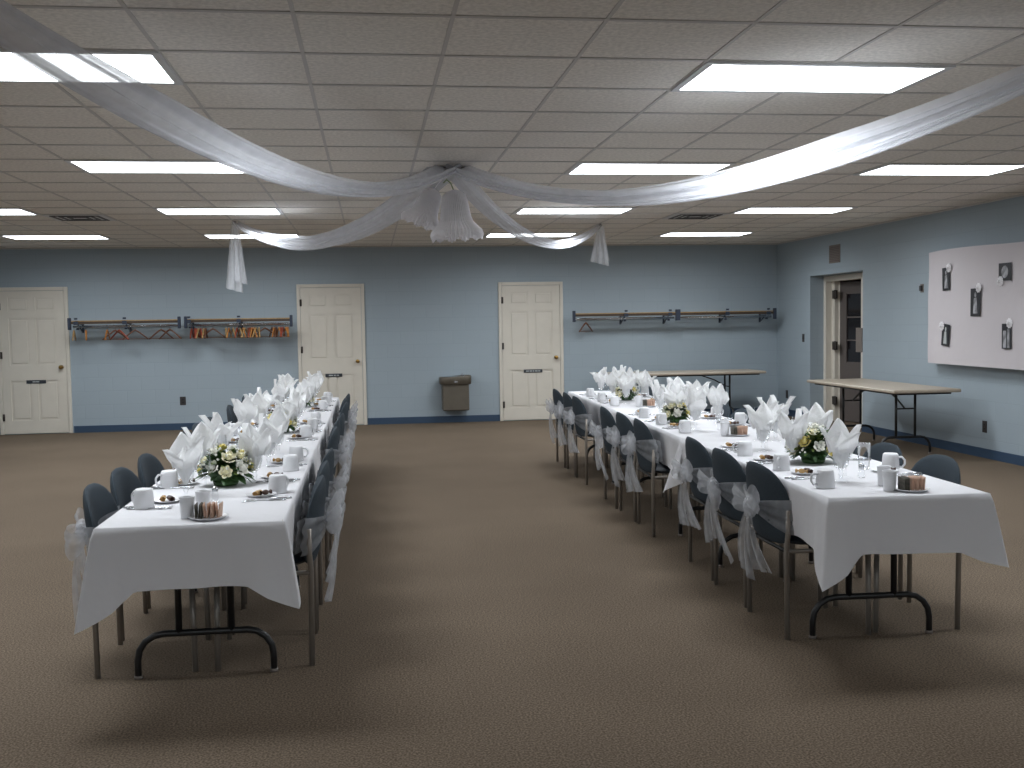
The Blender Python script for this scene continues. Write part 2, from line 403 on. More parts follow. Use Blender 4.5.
# ------------------------------------------------------------------ panel doors
def panel_door(n, x0, plate_w, marks):
    W, HT = 1.0, 2.125
    r = empty('door_%d' % n, (x0, YB, 0)); r['kind'] = 'structure'
    b = MB(); t = .05
    b.box(0, -.03, 0, t, 0, HT, .004); b.box(W-t, -.03, 0, W, 0, HT, .004); b.box(t, -.03, HT-t, W-t, 0, HT, .004)
    b.build('door_frame', M_DOOR, r)
    # leaf: stiles and rails with recessed raised panels
    lx0, lx1, lz0, lz1 = t+.004, W-t-.004, .012, HT-t-.004
    w = lx1-lx0; st = .115; mu = .09
    cols = [(lx0+st, lx0+(w-mu)/2), (lx0+(w+mu)/2, lx1-st)]
    rows = [(.20, .78), (1.00, 1.68), (1.78, 1.98)]
    b = MB(); yf, yb = -.022, 0
    b.box(lx0, yf, lz0, lx0+st, yb, lz1); b.box(lx1-st, yf, lz0, lx1, yb, lz1)
    b.box(cols[0][1], yf, lz0, cols[1][0], yb, lz1)
    zz = [lz0] + [v for p in rows for v in p] + [lz1]
    for i in range(0, len(zz), 2):
        for c0, c1 in cols: b.box(c0, yf, zz[i], c1, yb, zz[i+1])
    for c0, c1 in cols:
        for z0, z1 in rows:
            b.box(c0, -.008, z0, c1, yb, z1)
            b.box(c0+.03, -.017, z0+.03, c1-.03, -.008, z1-.03, .004)
    b.build('door_leaf', M_DOOR, r)
    for z in (.25, 1.15, 1.85):
        b = MB(); b.tube([(lx0+.0, -.034, z-.05), (lx0+.0, -.034, z+.05)], .011, 8); b.box(lx0-.006, -.036, z-.05, lx0+.02, -.03, z+.05)
        b.build('hinge', M_HINGE, r)
    b = MB(); q = (W-t-.07, -.022, .965)
    prof = [(.001, 0), (.028, 0), (.028, .008), (.012, .012), (.011, .035), (.026, .045), (.030, .06), (.022, .072), (.001, .076)]
    b.lathe(prof, 16); b.xf(Matrix.Translation(q) @ Matrix.Rotation(pi/2, 4, 'X')); b.build('door_handle', M_BRASS, r)
    cx = W*.52; b = MB(); b.box(cx-plate_w/2, -.028, .735, cx+plate_w/2, -.022, .785, .002)
    pl = b.build('name_plate', M_PLATE, r)
    b = MB(); 
    for a0, a1 in marks: b.box(cx+a0*plate_w, -.0295, .752, cx+a1*plate_w, -.028, .768)
    b.build('marking', M_MARK, pl)
panel_door(1, -5.325, .27, [(-.18, -.02), (0, .16)])
panel_door(2, -1.07, .25, [(-.3, -.05), (0, .12), (.16, .3)])
panel_door(3, 1.955, .29, [(-.38, -.22), (-.19, -.05), (-.02, .06), (.1, .24), (.27, .38)])

# ------------------------------------------------------------------ door in the right wall
r = empty('door_4', (0, 0, 0)); r['kind'] = 'structure'
fx = RX-.01
b = MB()
b.box(fx-.03, 14.80, 0, fx+.12, 14.88, RH-.005, .004); b.box(fx-.03, 13.56, 0, fx+.12, 13.68, RH-.005, .004); b.box(fx-.03, 13.68, RH-.085, fx+.12, 14.80, RH-.005, .004)
b.box(fx+.06, 14.70, 0, fx+.14, 14.80, RH-.085, .003)
b.build('door_frame', M_DOOR, r)
lf = MB(); LW = 1.0; th = .045   # leaf in its own frame: hinge at origin, leaf runs along -y
def lb(y0, z0, y1, z1, x0=0, x1=th): lf.box(x0, -y1, z0, x1, -y0, z1)
lb(0, .01, .16, RH-.10); lb(LW-.14, .01, LW, RH-.10); lb(.16, .01, LW-.14, .85); lb(.16, RH-.26, LW-.14, RH-.10)
leaf = lf.build('door_leaf', M_DDOOR, r, (fx+.13, 14.69, 0), .22)
b = MB(); b.box(.016, -(LW-.14), .85, .028, -.16, RH-.26); b.build('pane', pmat('dark_glass', (.012, .01, .012), .1), leaf)
b = MB()
for z in (.85, 1.17, 1.5, RH-.275): b.box(.008, -(LW-.14), z, .018, -.16, z+.018)
b.box(.008, -.52, .85, .018, -.50, RH-.26); b.build('glazing_bar', M_DDOOR, leaf)
b = MB(); b.box(-.004, -.014, .01, .0, .03, RH-.10); b.build('leaf_edge', M_DOOR, leaf)
for z in (.30, 1.10, 1.84):
    b = MB(); b.box(fx+.035, 14.60, z-.06, fx+.062, 14.73, z+.06, .003); b.tube([(fx+.05, 14.66, z-.065), (fx+.05, 14.66, z+.065)], .018, 8); b.build('hinge', M_HINGE, r)
b = MB(); b.box(fx-.045, 13.62, 1.03, fx-.03, 13.80, 1.36, .004); b.build('push_plate', M_BEIGE, r)

# ------------------------------------------------------------------ small wall fittings
def wall_plate(name, loc, w, h, face, label, cat, mat=M_DARK):
    """face: 'y' on the back wall, 'x' on the right wall"""
    r = empty(name, loc)
    def bx(b, u0, z0, u1, z1, d0, d1, bev=0):
        if face == 'y': b.box(u0, -d1, z0, u1, -d0, z1, bev)
        else: b.box(-d1, u0, z0, -d0, u1, z1, bev)
    b = MB(); bx(b, -w/2, -h/2, w/2, h/2, 0, .007, .002); b.build('cover_plate', mat, r)
    if name == 'wall_outlet':
        for q in (-.022, .022): b = MB(); bx(b, -.014, q-.013, .014, q+.013, .007, .010, .002); b.build('socket', M_BLACK, r)
    elif name == 'light_switch':
        b = MB(); bx(b, -.006, -.012, .006, .012, .007, .016, .002); b.build('toggle', M_BLACK, r)
    elif name == 'thermostat':
        b = MB(); bx(b, -w*.3, -h*.3, w*.3, h*.3, .007, .03, .003); b.build('dial', M_DARK, r)
    return tag(r, label, cat)
wall_plate('wall_outlet', (-2.76, YB, .43), .085, .125, 'y', 'dark power outlet low on the back wall under the left coat racks', 'outlet')
wall_plate('wall_outlet', (XR, 15.75, .33), .08, .125, 'x', 'dark power outlet low on the right wall near the corner', 'outlet')
wall_plate('wall_outlet', (XR, 10.39, .33), .08, .125, 'x', 'dark power outlet low on the right wall beyond the bare table', 'outlet')
wall_plate('light_switch', (XR, 15.12, 1.21), .075, .12, 'x', 'dark light switch on the wall left of the recessed doorway', 'switch')
wall_plate('thermostat', (XR, 11.69, 1.83), .07, .10, 'x', 'small grey thermostat beside the white paper display', 'thermostat', M_BEIGE)

r = empty('wall_grille', (XR, 14.04, 2.385))  # louvred vent grille over the recess
b = MB(); b.box(-.012, -.17, -.125, 0, .17, .125, .003); b.build('frame', M_BEIGE, r)
b = MB()
for k in range(9): b.box(-.018, -.145, -.10+k*.023, -.012, .145, -.10+k*.023+.010)
b.build('louvres', pmat('grille_slat', (.12, .09, .08), .6), r)
tag(r, 'small brown wall vent grille above the recessed doorway', 'grille')

# ------------------------------------------------------------------ drinking fountain
r = empty('drinking_fountain', (1.26, YB, .2))
b = MB()
b.box(-.20, -.28, 0, .20, 0, .40, .012); b.build('cabinet', M_FOUNT, r)
def fo(u, v):   # basin shell
    return None
ol = [(.235*max(-1, min(1, 1.25*cos(a))), -.155+.155*max(-1, min(1, 1.25*sin(a)))) for a in [2*pi*k/32 for k in range(32)]]
b = MB(); n = len(ol)
vs = []
for z, s_ in ((.39, .90), (.40, 1.0), (.50, 1.0), (.515, .97), (.50, .86), (.47, .6), (.465, .1)):
    for (x, y) in ol: vs.append((x*s_, -.155+(y+.155)*s_, z+(.012*sin(6*x) if z > .49 else 0)))
fs = [(i*n+k, i*n+(k+1) % n, (i+1)*n+(k+1) % n, (i+1)*n+k) for i in range(6) for k in range(n)]
b.add(vs, fs); b.build('basin', M_FOUNT, r)
b = MB(); b.pillow([(.195*cos(2*pi*k/24), -.16+.12*sin(2*pi*k/24)) for k in range(24)], (0, -.155), .006, lambda a, c, t: (a, c, .509+t)); b.build('basin_tray', M_STEEL, r)
b = MB(); b.tube([(.13, -.1, .49), (.13, -.1, .525), (.115, -.12, .54), (.10, -.135, .535)], .012, 8); b.build('spout', M_STEEL, r)
b = MB(); b.box(-.03, -.318, .42, .03, -.308, .45, .003); b.build('push_bar', M_STEEL, r)
tag(r, 'bronze wall-mounted drinking fountain between the two middle doors', 'drinking fountain')

# ------------------------------------------------------------------ coat racks
RYO = YB-.27; RZ = 1.585
def coat_rack(x0, x1, label, sup):
    r = empty('coat_rack', (0, 0, 0)); 
    for dy in (-.09, .0, .09):
        b = MB(); b.box(x0+.02, RYO+.02+dy-.022, RZ+.032, x1-.02, RYO+.02+dy+.022, RZ+.046, .004); b.build('shelf_slat', M_WOODL, r)
    b = MB(); b.box(x0+.02, RYO-.105, RZ-.004, x1-.02, RYO-.085, RZ+.030, .003); b.build('front_rail', M_BROWN, r)
    b = MB(); b.tube([(x0+.02, RYO, RZ-.04), (x1-.02, RYO, RZ-.04)], .018, 10); b.build('hanging_rod', M_CHROME, r)
    for q in sup:
        x = x0+(x1-x0)*q
        b = MB(); b.box(x-.014, YB-.02, RZ-.13, x+.014, YB, RZ+.04, .003)
        b.box(x-.012, RYO-.11, RZ-.012, x+.012, YB-.02, RZ+.028, .002)
        b.tube([(x, YB-.02, RZ-.12), (x, RYO, RZ-.02)], .009, 6)
        b.box(x-.03, RYO-.135, RZ-.015, x+.03, RYO-.105, RZ+.035, .003)
        b.tube([(x, RYO-.12, RZ+.06), (x, RYO-.12, RZ+.085)], .024, 8)
        b.tube([(x, RYO-.03, RZ-.085), (x, RYO-.03, RZ-.06)], .022, 8)
        b.build('bracket', M_NAVYM, r)
    for q in (0, 1):
        x = x0+(x1-x0)*q
        b = MB(); b.box(x-.022, RYO-.13, RZ-.085, x+.018, RYO-.07, RZ+.085, .005); b.build('end_plate', M_NAVYM, r)
    tag(r, label, 'coat rack')
coat_rack(-4.22, -2.71, 'wall coat rack nearest the far left door, few hangers on it', (.06, .5))
coat_rack(-2.62, -1.13, 'wall coat rack crowded with wooden hangers left of the middle door', (.03, .5))
coat_rack(3.06, 4.66, 'wall coat rack holding one single hanger, right of the third door', (.5, .93))
coat_rack(4.69, 6.22, 'empty wall coat rack nearest the right corner', (.5, .93))

def make_hanger(mat):
    def f():
        r = empty('coat_hanger')
        b = MB(); n = 12
        pts = []
        for k in range(n+1):
            t = -1+2*k/n; pts.append((t*.175, 0, -.062-.135*abs(t)**1.15))
        b.tube(pts, [.009+.005*(1-abs(-1+2*k/n)) for k in range(n+1)], 6)
        b.tube([(-.165, 0, -.190), (.165, 0, -.190)], .0045, 6); b.build('shoulder_bar', mat, r)
        b = MB(); b.tube([(0, 0, -.065), (0, 0, -.025)] + [(-.018+.018*cos(a), 0, -.003+.02*sin(a)) for a in [(-.3+.35*k)*1.0 for k in range(10)]], .0025, 5)
        b.build('hook', M_STEEL, r)
        return r
    return f
PH = [Proto(make_hanger(m)) for m in M_WOODS]
def hangers(xs, where, group):
    for i, (px, ang, mi) in enumerate(xs):
        o = PH[mi].get((px, RYO, RZ-.036), ang)
        col = ['orange', 'dark brown', 'reddish', 'tan'][mi]
        lab = '%s wooden coat hanger, %s from the left %s' % (col, 'first' if i == 0 else (ORD[i] if i < 12 else 'number %d' % (i+1)), where)
        tag(o, lab, 'hanger', group)
def hx(u): return -4.31+(u-70)*(1.574/112.0)*.985+.05
hangers([(hx(75), 1.72, 3), (hx(87), 1.80, 0), (hx(108), 1.60, 0), (hx(116), .35, 1), (hx(120), -.55, 2), (hx(136), .12, 1), (hx(162), .5, 1), (hx(171), -.35, 1)],
        'on the leftmost coat rack', 'hangers on the leftmost rack')
def hx2(u): return -2.621+(u-190)*(1.49/103.0)*.985+.02
random.seed(4)
l2 = []
for u in (193, 196, 198, 200, 202, 205, 207): l2.append((hx2(u), 1.5+.4*random.random(), random.choice([2, 1, 3, 2])))
l2.append((hx2(214), .1, 1))
for u in (227, 230, 234, 238, 241, 244, 246, 249, 251, 253, 255, 257, 260): l2.append((hx2(u), random.choice([1.72, 1.5, 1.9, 1.62, 1.35]), random.choice([0, 2, 3, 0, 1])))
l2.append((hx2(266), .25, 1))
for u in (273, 275, 277, 280, 282, 284, 287, 289): l2.append((hx2(u), random.choice([1.7, 1.5, 1.88, 1.6]), random.choice([0, 2, 2, 0, 1])))
hangers(l2, 'on the crowded rack', 'hangers on the crowded rack')
o = PH[1].get((3.26, RYO, RZ-.036), .75); tag(o, 'lone dark wooden hanger on the rack beside the third door', 'hanger')

# ------------------------------------------------------------------ paper display board on the right wall
r = empty('notice_board', (XR, 9.4, 1.6))
b = MB(); b.box(-.12, -1.6, -.60, -.003, 1.40, .58, .004); b.build('board', M_BROWN, r)
tag(r, 'large wall-mounted board covered in white paper at the right edge', 'notice board')
b = MB()
def pf(u, v):
    y = 11.34-u*3.6; z = .955+v*1.262
    off = .135
    if y > 10.9: off = .135-.03*((y-10.9)/.57)**2
    if v < .1: z -= .0
    off += .004*sin(9*u*pi+v*5)+.003*sin(13*v+7*u)
    return (XR-off, y, z+(.012*sin(u*9) if v > .99 else 0)+(.02*(1-u) if v < .01 else 0))
b.grid(pf, 60, 14)
def pf2(u, v):
    x, y, z = pf(u, v); return (x+.003, y, z)
b.grid(lambda u, v: pf2(1-u, v), 60, 14)
pp = b.build('display_paper', M_PAPER); tag(pp, 'white paper sheet with five black and white photographs pinned on it', 'paper')
for i, (y, z, hw, hh, rot, my, mz, lab) in enumerate((
        (11.06, 1.91, .075, .125, -.05, -.06, .12, 'upper left'), (9.96, 1.935, .105, .088, 0, .07, -.09, 'upper right'),
        (10.48, 1.64, .09, .145, 0, -.06, .15, 'centre'), (11.065, 1.29, .075, .12, .1, .07, .10, 'lower left'), (9.92, 1.287, .08, .125, 0, -.05, .13, 'lower right'))):
    r = empty('photograph', (XR-.147, y*.987, 1.495+(z-1.495)*.987))
    b = MB(); b.box(-.002, -hw, -hh, .001, hw, hh); b.xf(Matrix.Rotation(rot, 4, 'X')); b.build('print', M_PHOTO, r)
    b = MB()
    if i in (4,):
        b.box(-.003, -.6*hw, -hh*.9, -.002, -.15*hw, hh*.6); b.box(-.003, .1*hw, -hh*.9, -.002, .7*hw, hh*.45)
    elif i == 1:
        b.pillow([(.55*hw*cos(a), .7*hh*sin(a)) for a in [2*pi*k/16 for k in range(16)]], (0, 0), .0006, lambda a, c, t: (-.003+t, a, c))
    else:
        b.pillow([(.22*hw*cos(a), .55*hh+.2*hh*sin(a)) for a in [2*pi*k/12 for k in range(12)]], (0, .55*hh), .0006, lambda a, c, t: (-.003+t, a, c))
        b.add([(-.003, -.45*hw, -.8*hh), (-.003, .45*hw, -.8*hh), (-.003, .3*hw, .3*hh), (-.003, -.25*hw, .35*hh)], [(0, 1, 2, 3)])
    b.xf(Matrix.Rotation(rot, 4, 'X')); b.build('figure', M_PHOTOG if i not in (3,) else M_MARK, r)
    b = MB(); n = 20
    b.grid(lambda u, v: (-.006-.012*sin(pi*v*.5)*0-(.014*v), my+(.05*(1-v*.75)+.004*cos(u*2*pi*10))*cos(2*pi*u), mz+(.05*(1-v*.75)+.004*cos(u*2*pi*10))*sin(2*pi*u)), 60, 4, wrap=True)
    b.sphere((-.018, my, mz), .014, 10); b.build('rosette', M_TISSUE, r)
    tag(r, 'small black and white photograph with a white rosette, %s on the paper display' % lab, 'photograph')

# ------------------------------------------------------------------ folding tables
def folding_table(x, y, rz, wd, ln, label, laminate=False, inset=.47, group=None, fo=0.0):
    """origin at the middle of the near short edge, table runs along +y"""
    r = empty('folding_table', (x, y, 0), rz); hw = wd/2
    b = MB(); b.box(-hw, 0, .700, hw, ln, .735, .008); b.build('table_top', M_LAMI, r)
    b = MB(); b.box(-hw+.07, .08, .678, -hw+.095, ln-.08, .70); b.box(hw-.095, .08, .678, hw-.07, ln-.08, .70)
    b.box(-hw+.095, .08, .678, hw-.095, .105, .70); b.box(-hw+.095, ln-.105, .678, hw-.095, ln-.08, .70); b.build('apron', M_BLACK, r)
    for e in (0, 1):
        yy = inset if e == 0 else ln-inset; s_ = 1 if e == 0 else -1
        for q in (-.11+fo, .11+fo):
            b = MB(); b.tube([(q, yy, .70), (q, yy, .185)], .0145, 10); b.build('leg', M_BLACK, r)
        b = MB(); fw = .285; R = .11
        pts = [(-fw, yy, .0), (-fw, yy, .19-R)] + [(-fw+R-R*cos(a), yy, .19-R+R*sin(a)) for a in (.4, .8, 1.2)]
        pts += [(-fw+R, yy, .19), (0, yy, .19), (fw-R, yy, .19)] + [(fw-R+R*sin(a), yy, .19-R+R*cos(a)) for a in (.4, .8, 1.2)] + [(fw, yy, .19-R), (fw, yy, 0)]
        b.tube([(p[0]+fo, p[1], p[2]) for p in pts], .0145, 10); ft = b.build('foot_arch', M_BLACK, r)
        for q in (-fw, fw):
            b = MB(); b.lathe([(.001, 0), (.018, 0), (.018, .014), (.001, .014)], 10, (q+fo, yy, 0)); b.build('foot_glide', M_BEIGE, ft)
        b = MB(); b.tube([(0, yy+s_*.46, .69), (0, yy+s_*.20, .60), (0, yy+s_*.02, .50)], .010, 6); b.tube([(-.11, yy, .50), (.11, yy, .50)], .009, 6)
        b.build('brace', M_BLACK, r)
    return tag(r, label, 'table', group)

TW = .705
tabs = []   # (x,y,rz) near-edge centre of each
LX, LY, LA = -.702, 4.175, 0.0
RXc, RY_, RA = 2.247, 4.195, -.036
for side, (x, y, a) in (('left', (LX, LY, LA)), ('right', (RXc, RY_, RA))):
    for k in range(3):
        px = x-sin(a)*2.43*k; py = y+cos(a)*2.43*k
        tabs.append((side, k, px, py, a))
        folding_table(px, py, a, TW, 2.42, 'black-legged folding table under the %s row of cloths, %s' % (side, ['nearest of three', 'middle of three', 'farthest of three'][k]), group='banquet tables', fo=-.03 if side == 'left' else .045)
folding_table(5.77, 10.40, 0, .75, 2.24, 'bare tan folding table along the right wall below the doorway', True)
t = folding_table(5.79, 15.40, pi/2, .76, 2.44, 'bare tan folding table against the back wall under the coat racks', True)

# ------------------------------------------------------------------ tablecloths
def cloth(side, k, px, py, a):
    o_ = .245; hw = TW/2+.006; y0 = -.006 if k == 0 else -.06+.0; y1 = 2.43 if k == 2 else 2.40
    Lh = y1-y0; near = (k == 0); far = (k == 2); top = .7375+.0022*(2-k)
    rnd = random.Random(11+k+(7 if side == 'left' else 0))
    # perimeter samples: (x, y, nx, ny, d to nearest corner along edge, corner id, sideflag)
    S = []
    step = .015
    def line(xa, ya, xb, yb, nx, ny, kind):
        L = math.hypot(xb-xa, yb-ya); m = max(2, int(L/step))
        for i in range(m): 
            t = (i+.5)/m; S.append((xa+(xb-xa)*t, ya+(yb-ya)*t, nx, ny, t*L, L-t*L, kind))
    line(-hw, y0, hw, y0, 0, -1, 'near'); line(hw, y0, hw, y1, 1, 0, 'right'); line(hw, y1, -hw, y1, 0, 1, 'far'); line(-hw, y1, -hw, y0, -1, 0, 'left')
    # insert exact corners
    out = []; n = len(S)
    for i, q in enumerate(S):
        out.append(q); nx_ = S[(i+1) % n]
        if nx_[6] != q[6]:
            cx = hw if 'right' in (q[6], nx_[6]) else -hw; cy = y0 if 'near' in (q[6], nx_[6]) else y1
            out.append((cx, cy, (q[2]+nx_[2])*.7071, (q[3]+nx_[3])*.7071, 0, 0, 'c'+('n' if cy == y0 else 'f')+('r' if cx > 0 else 'l')))
    tips = {'nl': .385 if side == 'left' else .385, 'nr': .335 if side == 'left' else .31, 'fl': .40, 'fr': .38}
    if k: tips['nl'] = tips['nr'] = .25
    NR = 12; rows = [[] for _ in range(NR+1)]
    ph = rnd.uniform(0, 6)
    s_acc = 0
    for (x, y, nx, ny, d0, d1, kind) in out:
        s_acc += .03*.5
        if kind in ('near', 'far'):
            hang = near if kind == 'near' else far
            D = o_ if hang else .0; dc = min(d0, d1)
            lft = (d0 < d1) == (kind == 'near')
            tp = tips[('n' if kind == 'near' else 'f')+('l' if lft else 'r')]
        elif kind in ('left', 'right'):
            D = o_; dn = (y-y0); df = (y1-y); dc = min(dn, df); tp = tips[('n' if dn < df else 'f')+kind[0]]; hang = True
        else:
            D = o_; dc = 0; tp = tips[kind[1:]]; hang = True
        w_ = max(0, 1-dc/(.15 if kind == 'near' or dc == 0 or not (kind in ('left', 'right') and y > y1-.3) else .25))
        if hang:
            Dd = D+(tp-D)*w_**1.05
            fl = .012+.055*w_**2+.012*sin(s_acc*9+ph)+.006*sin(s_acc*23)
            if kind in ('left', 'right'): fl = fl-.026*(1-w_)
        else: Dd = .004; fl = .002
        sh = 0
        if kind in ('near', 'far', 'left', 'right') and dc < .07 and not (kind in ('near', 'far') and not hang):
            g_ = (1-dc/.07)*.7854      # fan the cloth round the corner
            if kind in ('near', 'far'): tx_, ty_ = (-1 if x < 0 else 1), 0
            else: tx_, ty_ = 0, (-1 if dn < df else 1)
            if not (kind in ('left', 'right') and ((ty_ < 0 and not near) or (ty_ > 0 and not far))):
                nx, ny = nx*cos(g_)+tx_*sin(g_), ny*cos(g_)+ty_*sin(g_)
        if hang: fl += .010*sin(s_acc*31+ph*2)*(.4+w_)
        if not near and kind in ('left', 'right', 'cnl', 'cnr') and (y-y0) < .25: sh = .0
        if not far and (kind in ('left', 'right') or kind.startswith('cf')):
            sh = .26*max(0, 1-(y1-y)/.45)
        for j in range(NR+1):
            t = j/NR
            if j == 0: rows[0].append((x-nx*.012, y-ny*.012, top)); continue
            if j == 1: rows[1].append((x-nx*.003, y-ny*.003, top-.002)); continue
            tt = (j-1)/(NR-1)
            rows[j].append((x+nx*(.003+fl*tt**.9), y+ny*(.003+fl*tt**.9)+sh*tt, top-.006-(Dd-.006)*tt))
    b = MB(); n = len(out); vs = [p for rw in rows for p in rw]
    fs = [(j*n+i, (j+1)*n+i, (j+1)*n+(i+1) % n, j*n+(i+1) % n) for j in range(NR) for i in range(n)]
    b.add(vs, fs)
    # top surface with faint fold creases
    nx_, ny_ = 8, 40
    def tf(u, v):
        X = (-hw+.012)+u*(2*hw-.024); Y = y0+.012+v*(y1-y0-.024)
        z = top
        if 0 < u < 1 and 0 < v < 1: z += .0010*sin(Y*11+X*3)+.0006*sin(X*20)
        return (X, Y, z)
    b.grid(tf, nx_, ny_)
    ob = b.build('tablecloth', M_CLOTH, None, (px, py, 0), a)
    tag(ob, 'white tablecloth with hanging corner points, %s on the %s long table' % (['nearest', 'middle', 'farthest'][k], side), 'tablecloth', 'white tablecloths')
for q in tabs: cloth(*q)

# ------------------------------------------------------------------ chairs
def arch_outline():
    pts = []
    n = 14
    for k in range(n+1):                      # arch top
        a = pi*k/n; pts.append((.262*math.copysign(abs(cos(a))**.75, cos(a)), .60+.205*abs(sin(a))**.85))
    pts += [(-.262, .56), (-.255, .50), (-.215, .452), (-.16, .435), (-.08, .43), (0, .43), (.08, .43), (.16, .435), (.215, .452), (.255, .50), (.262, .56)]
    return pts
def backmap(a, z, t):
    lean = -.215-.050*max(0, (z-.42)/.4)
    return (a, lean+.75*a*a+t, z)
def make_chair():
    r = empty('banquet_chair')
    b = MB(); b.pillow(arch_outline(), (0, .62), .022, backmap, 7); b.build('backrest', M_FAB, r)
    ol = []
    for k in range(36):
        a = 2*pi*k/36; c, s_ = cos(a), sin(a)
        ol.append((.235*math.copysign(abs(c)**.55, c)*(1+.04*s_), .015+.215*math.copysign(abs(s_)**.55, s_)))
    b = MB(); b.pillow(ol, (0, .015), .03, lambda x, y, t: (x, y, .452+t-.25*0), 6); b.build('seat', M_FABL, r)
    for sx in (-1, 1):
        x = .245*sx
        b = MB(); b.tube([(x, -.200, 0), (x, -.205, .42), (x*1.03, -.200, .50), (x*1.04, -.200, .61)], .0125, 10); lg = b.build('leg', M_LEG, r)
        b = MB(); b.tube([(x*.97, .205, 0), (x*.97, .200, .415)], .0125, 10); b.build('leg', M_LEG, r)
        b = MB(); b.tube([(x, -.205, .415), (x*.97, .205, .415)], .010, 8); b.build('side_rail', M_LEG, r)
    b = MB(); b.tube([(-.24, .20, .415), (.24, .20, .415)], .010, 8); b.build('front_rail', M_LEG, r)
    b = MB(); b.tube([(-.245, -.203, .415), (.245, -.203, .415)], .010, 8); b.build('rear_rail', M_BLACK, r)
    return r

def make_sash(seed):
    def f():
        rnd = random.Random(seed); r = empty('chair_sash')
        zk = .60+rnd.uniform(-.015, .015); xk = rnd.uniform(-.02, .02)
        yk = -.262
        def surf(a, z, off): return backmap(a, z, -off)
        b = MB()
        for sd in (-1, 1):           # band gathered from the side of the back to the knot
            def bf(u, v, sd=sd):
                x = xk+(sd*.276-xk)*u
                hw = .022+.062*u**.8; z = zk+(-.015*u)+(v-.5)*2*hw
                p = surf(x, z, .030+.008*sin(v*pi*5)*(1-.3*u))
                if u > .93: p = (p[0], p[1]+(u-.93)*.5, p[2])
                return p
            b.grid(bf, 14, 14)
        def ff(u, v):                # band across the front of the back
            x = -.276+.552*u; z = zk-.015+(v-.5)*.15
            return surf(x, z, -.030-.004*sin(v*pi*5))
        b.grid(ff, 14, 8); b.build('band', M_SHEER, r)
        b = MB()                     # puffed knot
        for q in range(2):
            n = 18
            R_ = .042-.012*q
            b.grid(lambda u, v: (xk+R_*1.05*sin(pi*v)*cos(2*pi*u)*(1+.16*cos(2*pi*u*7+q)), yk-.035-R_*.75*cos(pi*v), zk+R_*1.25*sin(pi*v)*sin(2*pi*u)*(1+.16*cos(2*pi*u*7+q))), 42, 8, wrap=True)
        b.build('knot', M_SHEER, r)
        for sd in (-1, 1):           # bow loops
            L = rnd.uniform(.11, .17); dr = rnd.uniform(-.05, .05); tw = rnd.uniform(.01, .03)
            b = MB()
            def lf_(u, v, sd=sd):
                a = 2*pi*u; wd = .018+.045*(sin(pi*u)**2)*(.6+.4)
                x = xk+sd*(.01+L*.5*(1-cos(a)))
                zz = zk+.012+dr*(.5-.5*cos(a))+(v-.5)*2*wd*(1-.0*u)+.02*sin(a)
                y = yk-.03-.03*sin(a)*1.0-.035*(.5-.5*cos(a))+.006*sin(v*pi*4+u*6)
                return (x, y, zz)
            b.grid(lf_, 20, 8); b.build('bow_loop', M_SHEER, r)
        for sd in (-1, 1):           # long tails
            L = rnd.uniform(.27, .36); sp = rnd.uniform(.08, .15); fr = rnd.uniform(2, 3.4); ph = rnd.uniform(0, 6)
            b = MB(); cut = rnd.uniform(-.05, .05); wide = rnd.choice([.06, .075, .09])
            def tf(u, v, sd=sd):
                hw = .016+wide*v**.6
                x = xk+sd*(.012+sp*v)+(u-.5)*2*hw
                z = zk-.015-(L+cut*(u-.5)*2*sd)*v
                y = yk-.045-.018*sin(pi*v)-.016*v*sin(u*pi*fr*1.7+ph)+.035*v
                return (x, y, z)
            b.grid(tf, 14, 14); b.build('tail', M_SHEER, r)
        return r
    return f
PC = Proto(make_chair); PS = [Proto(make_sash(s_)) for s_ in (3, 8, 15, 21)]
YS = [4.93, 5.49, 6.07, 7.36, 7.92, 8.50, 9.78, 10.38, 10.98]
rnd = random.Random(5)
def place_chair(x, y, rz, i, table, side, sash):
    tag(PC.get((x, y, 0), rz), 'slate blue padded chair, %s side of the %s long table, %s from the near end' % (side, table, 'first' if i == 0 else ORD[i]), 'chair', 'chairs at the %s table' % table)
    if sash:
        tag(PS[(i*3+len(side)) % 4].get((x, y, 0), rz), 'sheer white bow sash on the %s chair, %s side of the %s table' % ('first' if i == 0 else ORD[i], side, table), 'sash', 'chair sashes at the %s table' % table)
# chair faces local +y; back toward local -y
for i, y in enumerate(YS):
    j = lambda s_=.012: rnd.uniform(-s_, s_)
    place_chair(-.495+j(), y+j(), pi/2+j(.04), i, 'left', 'aisle', True)         # faces -x, back at +x
    place_chair(-1.012+j(), y+j(), -pi/2+j(.04), i, 'left', 'far-left', i == 0)      # faces +x
    xs = 2.108+.010*(y-4.6)
    place_chair(xs+j(), y-.01+j(), -pi/2-.02+j(.03), i, 'right', 'aisle', True)
    place_chair(2.555+.022*(y-4.6)+j(), y+.0+j(), pi/2+j(.04), i, 'right', 'wall', False)

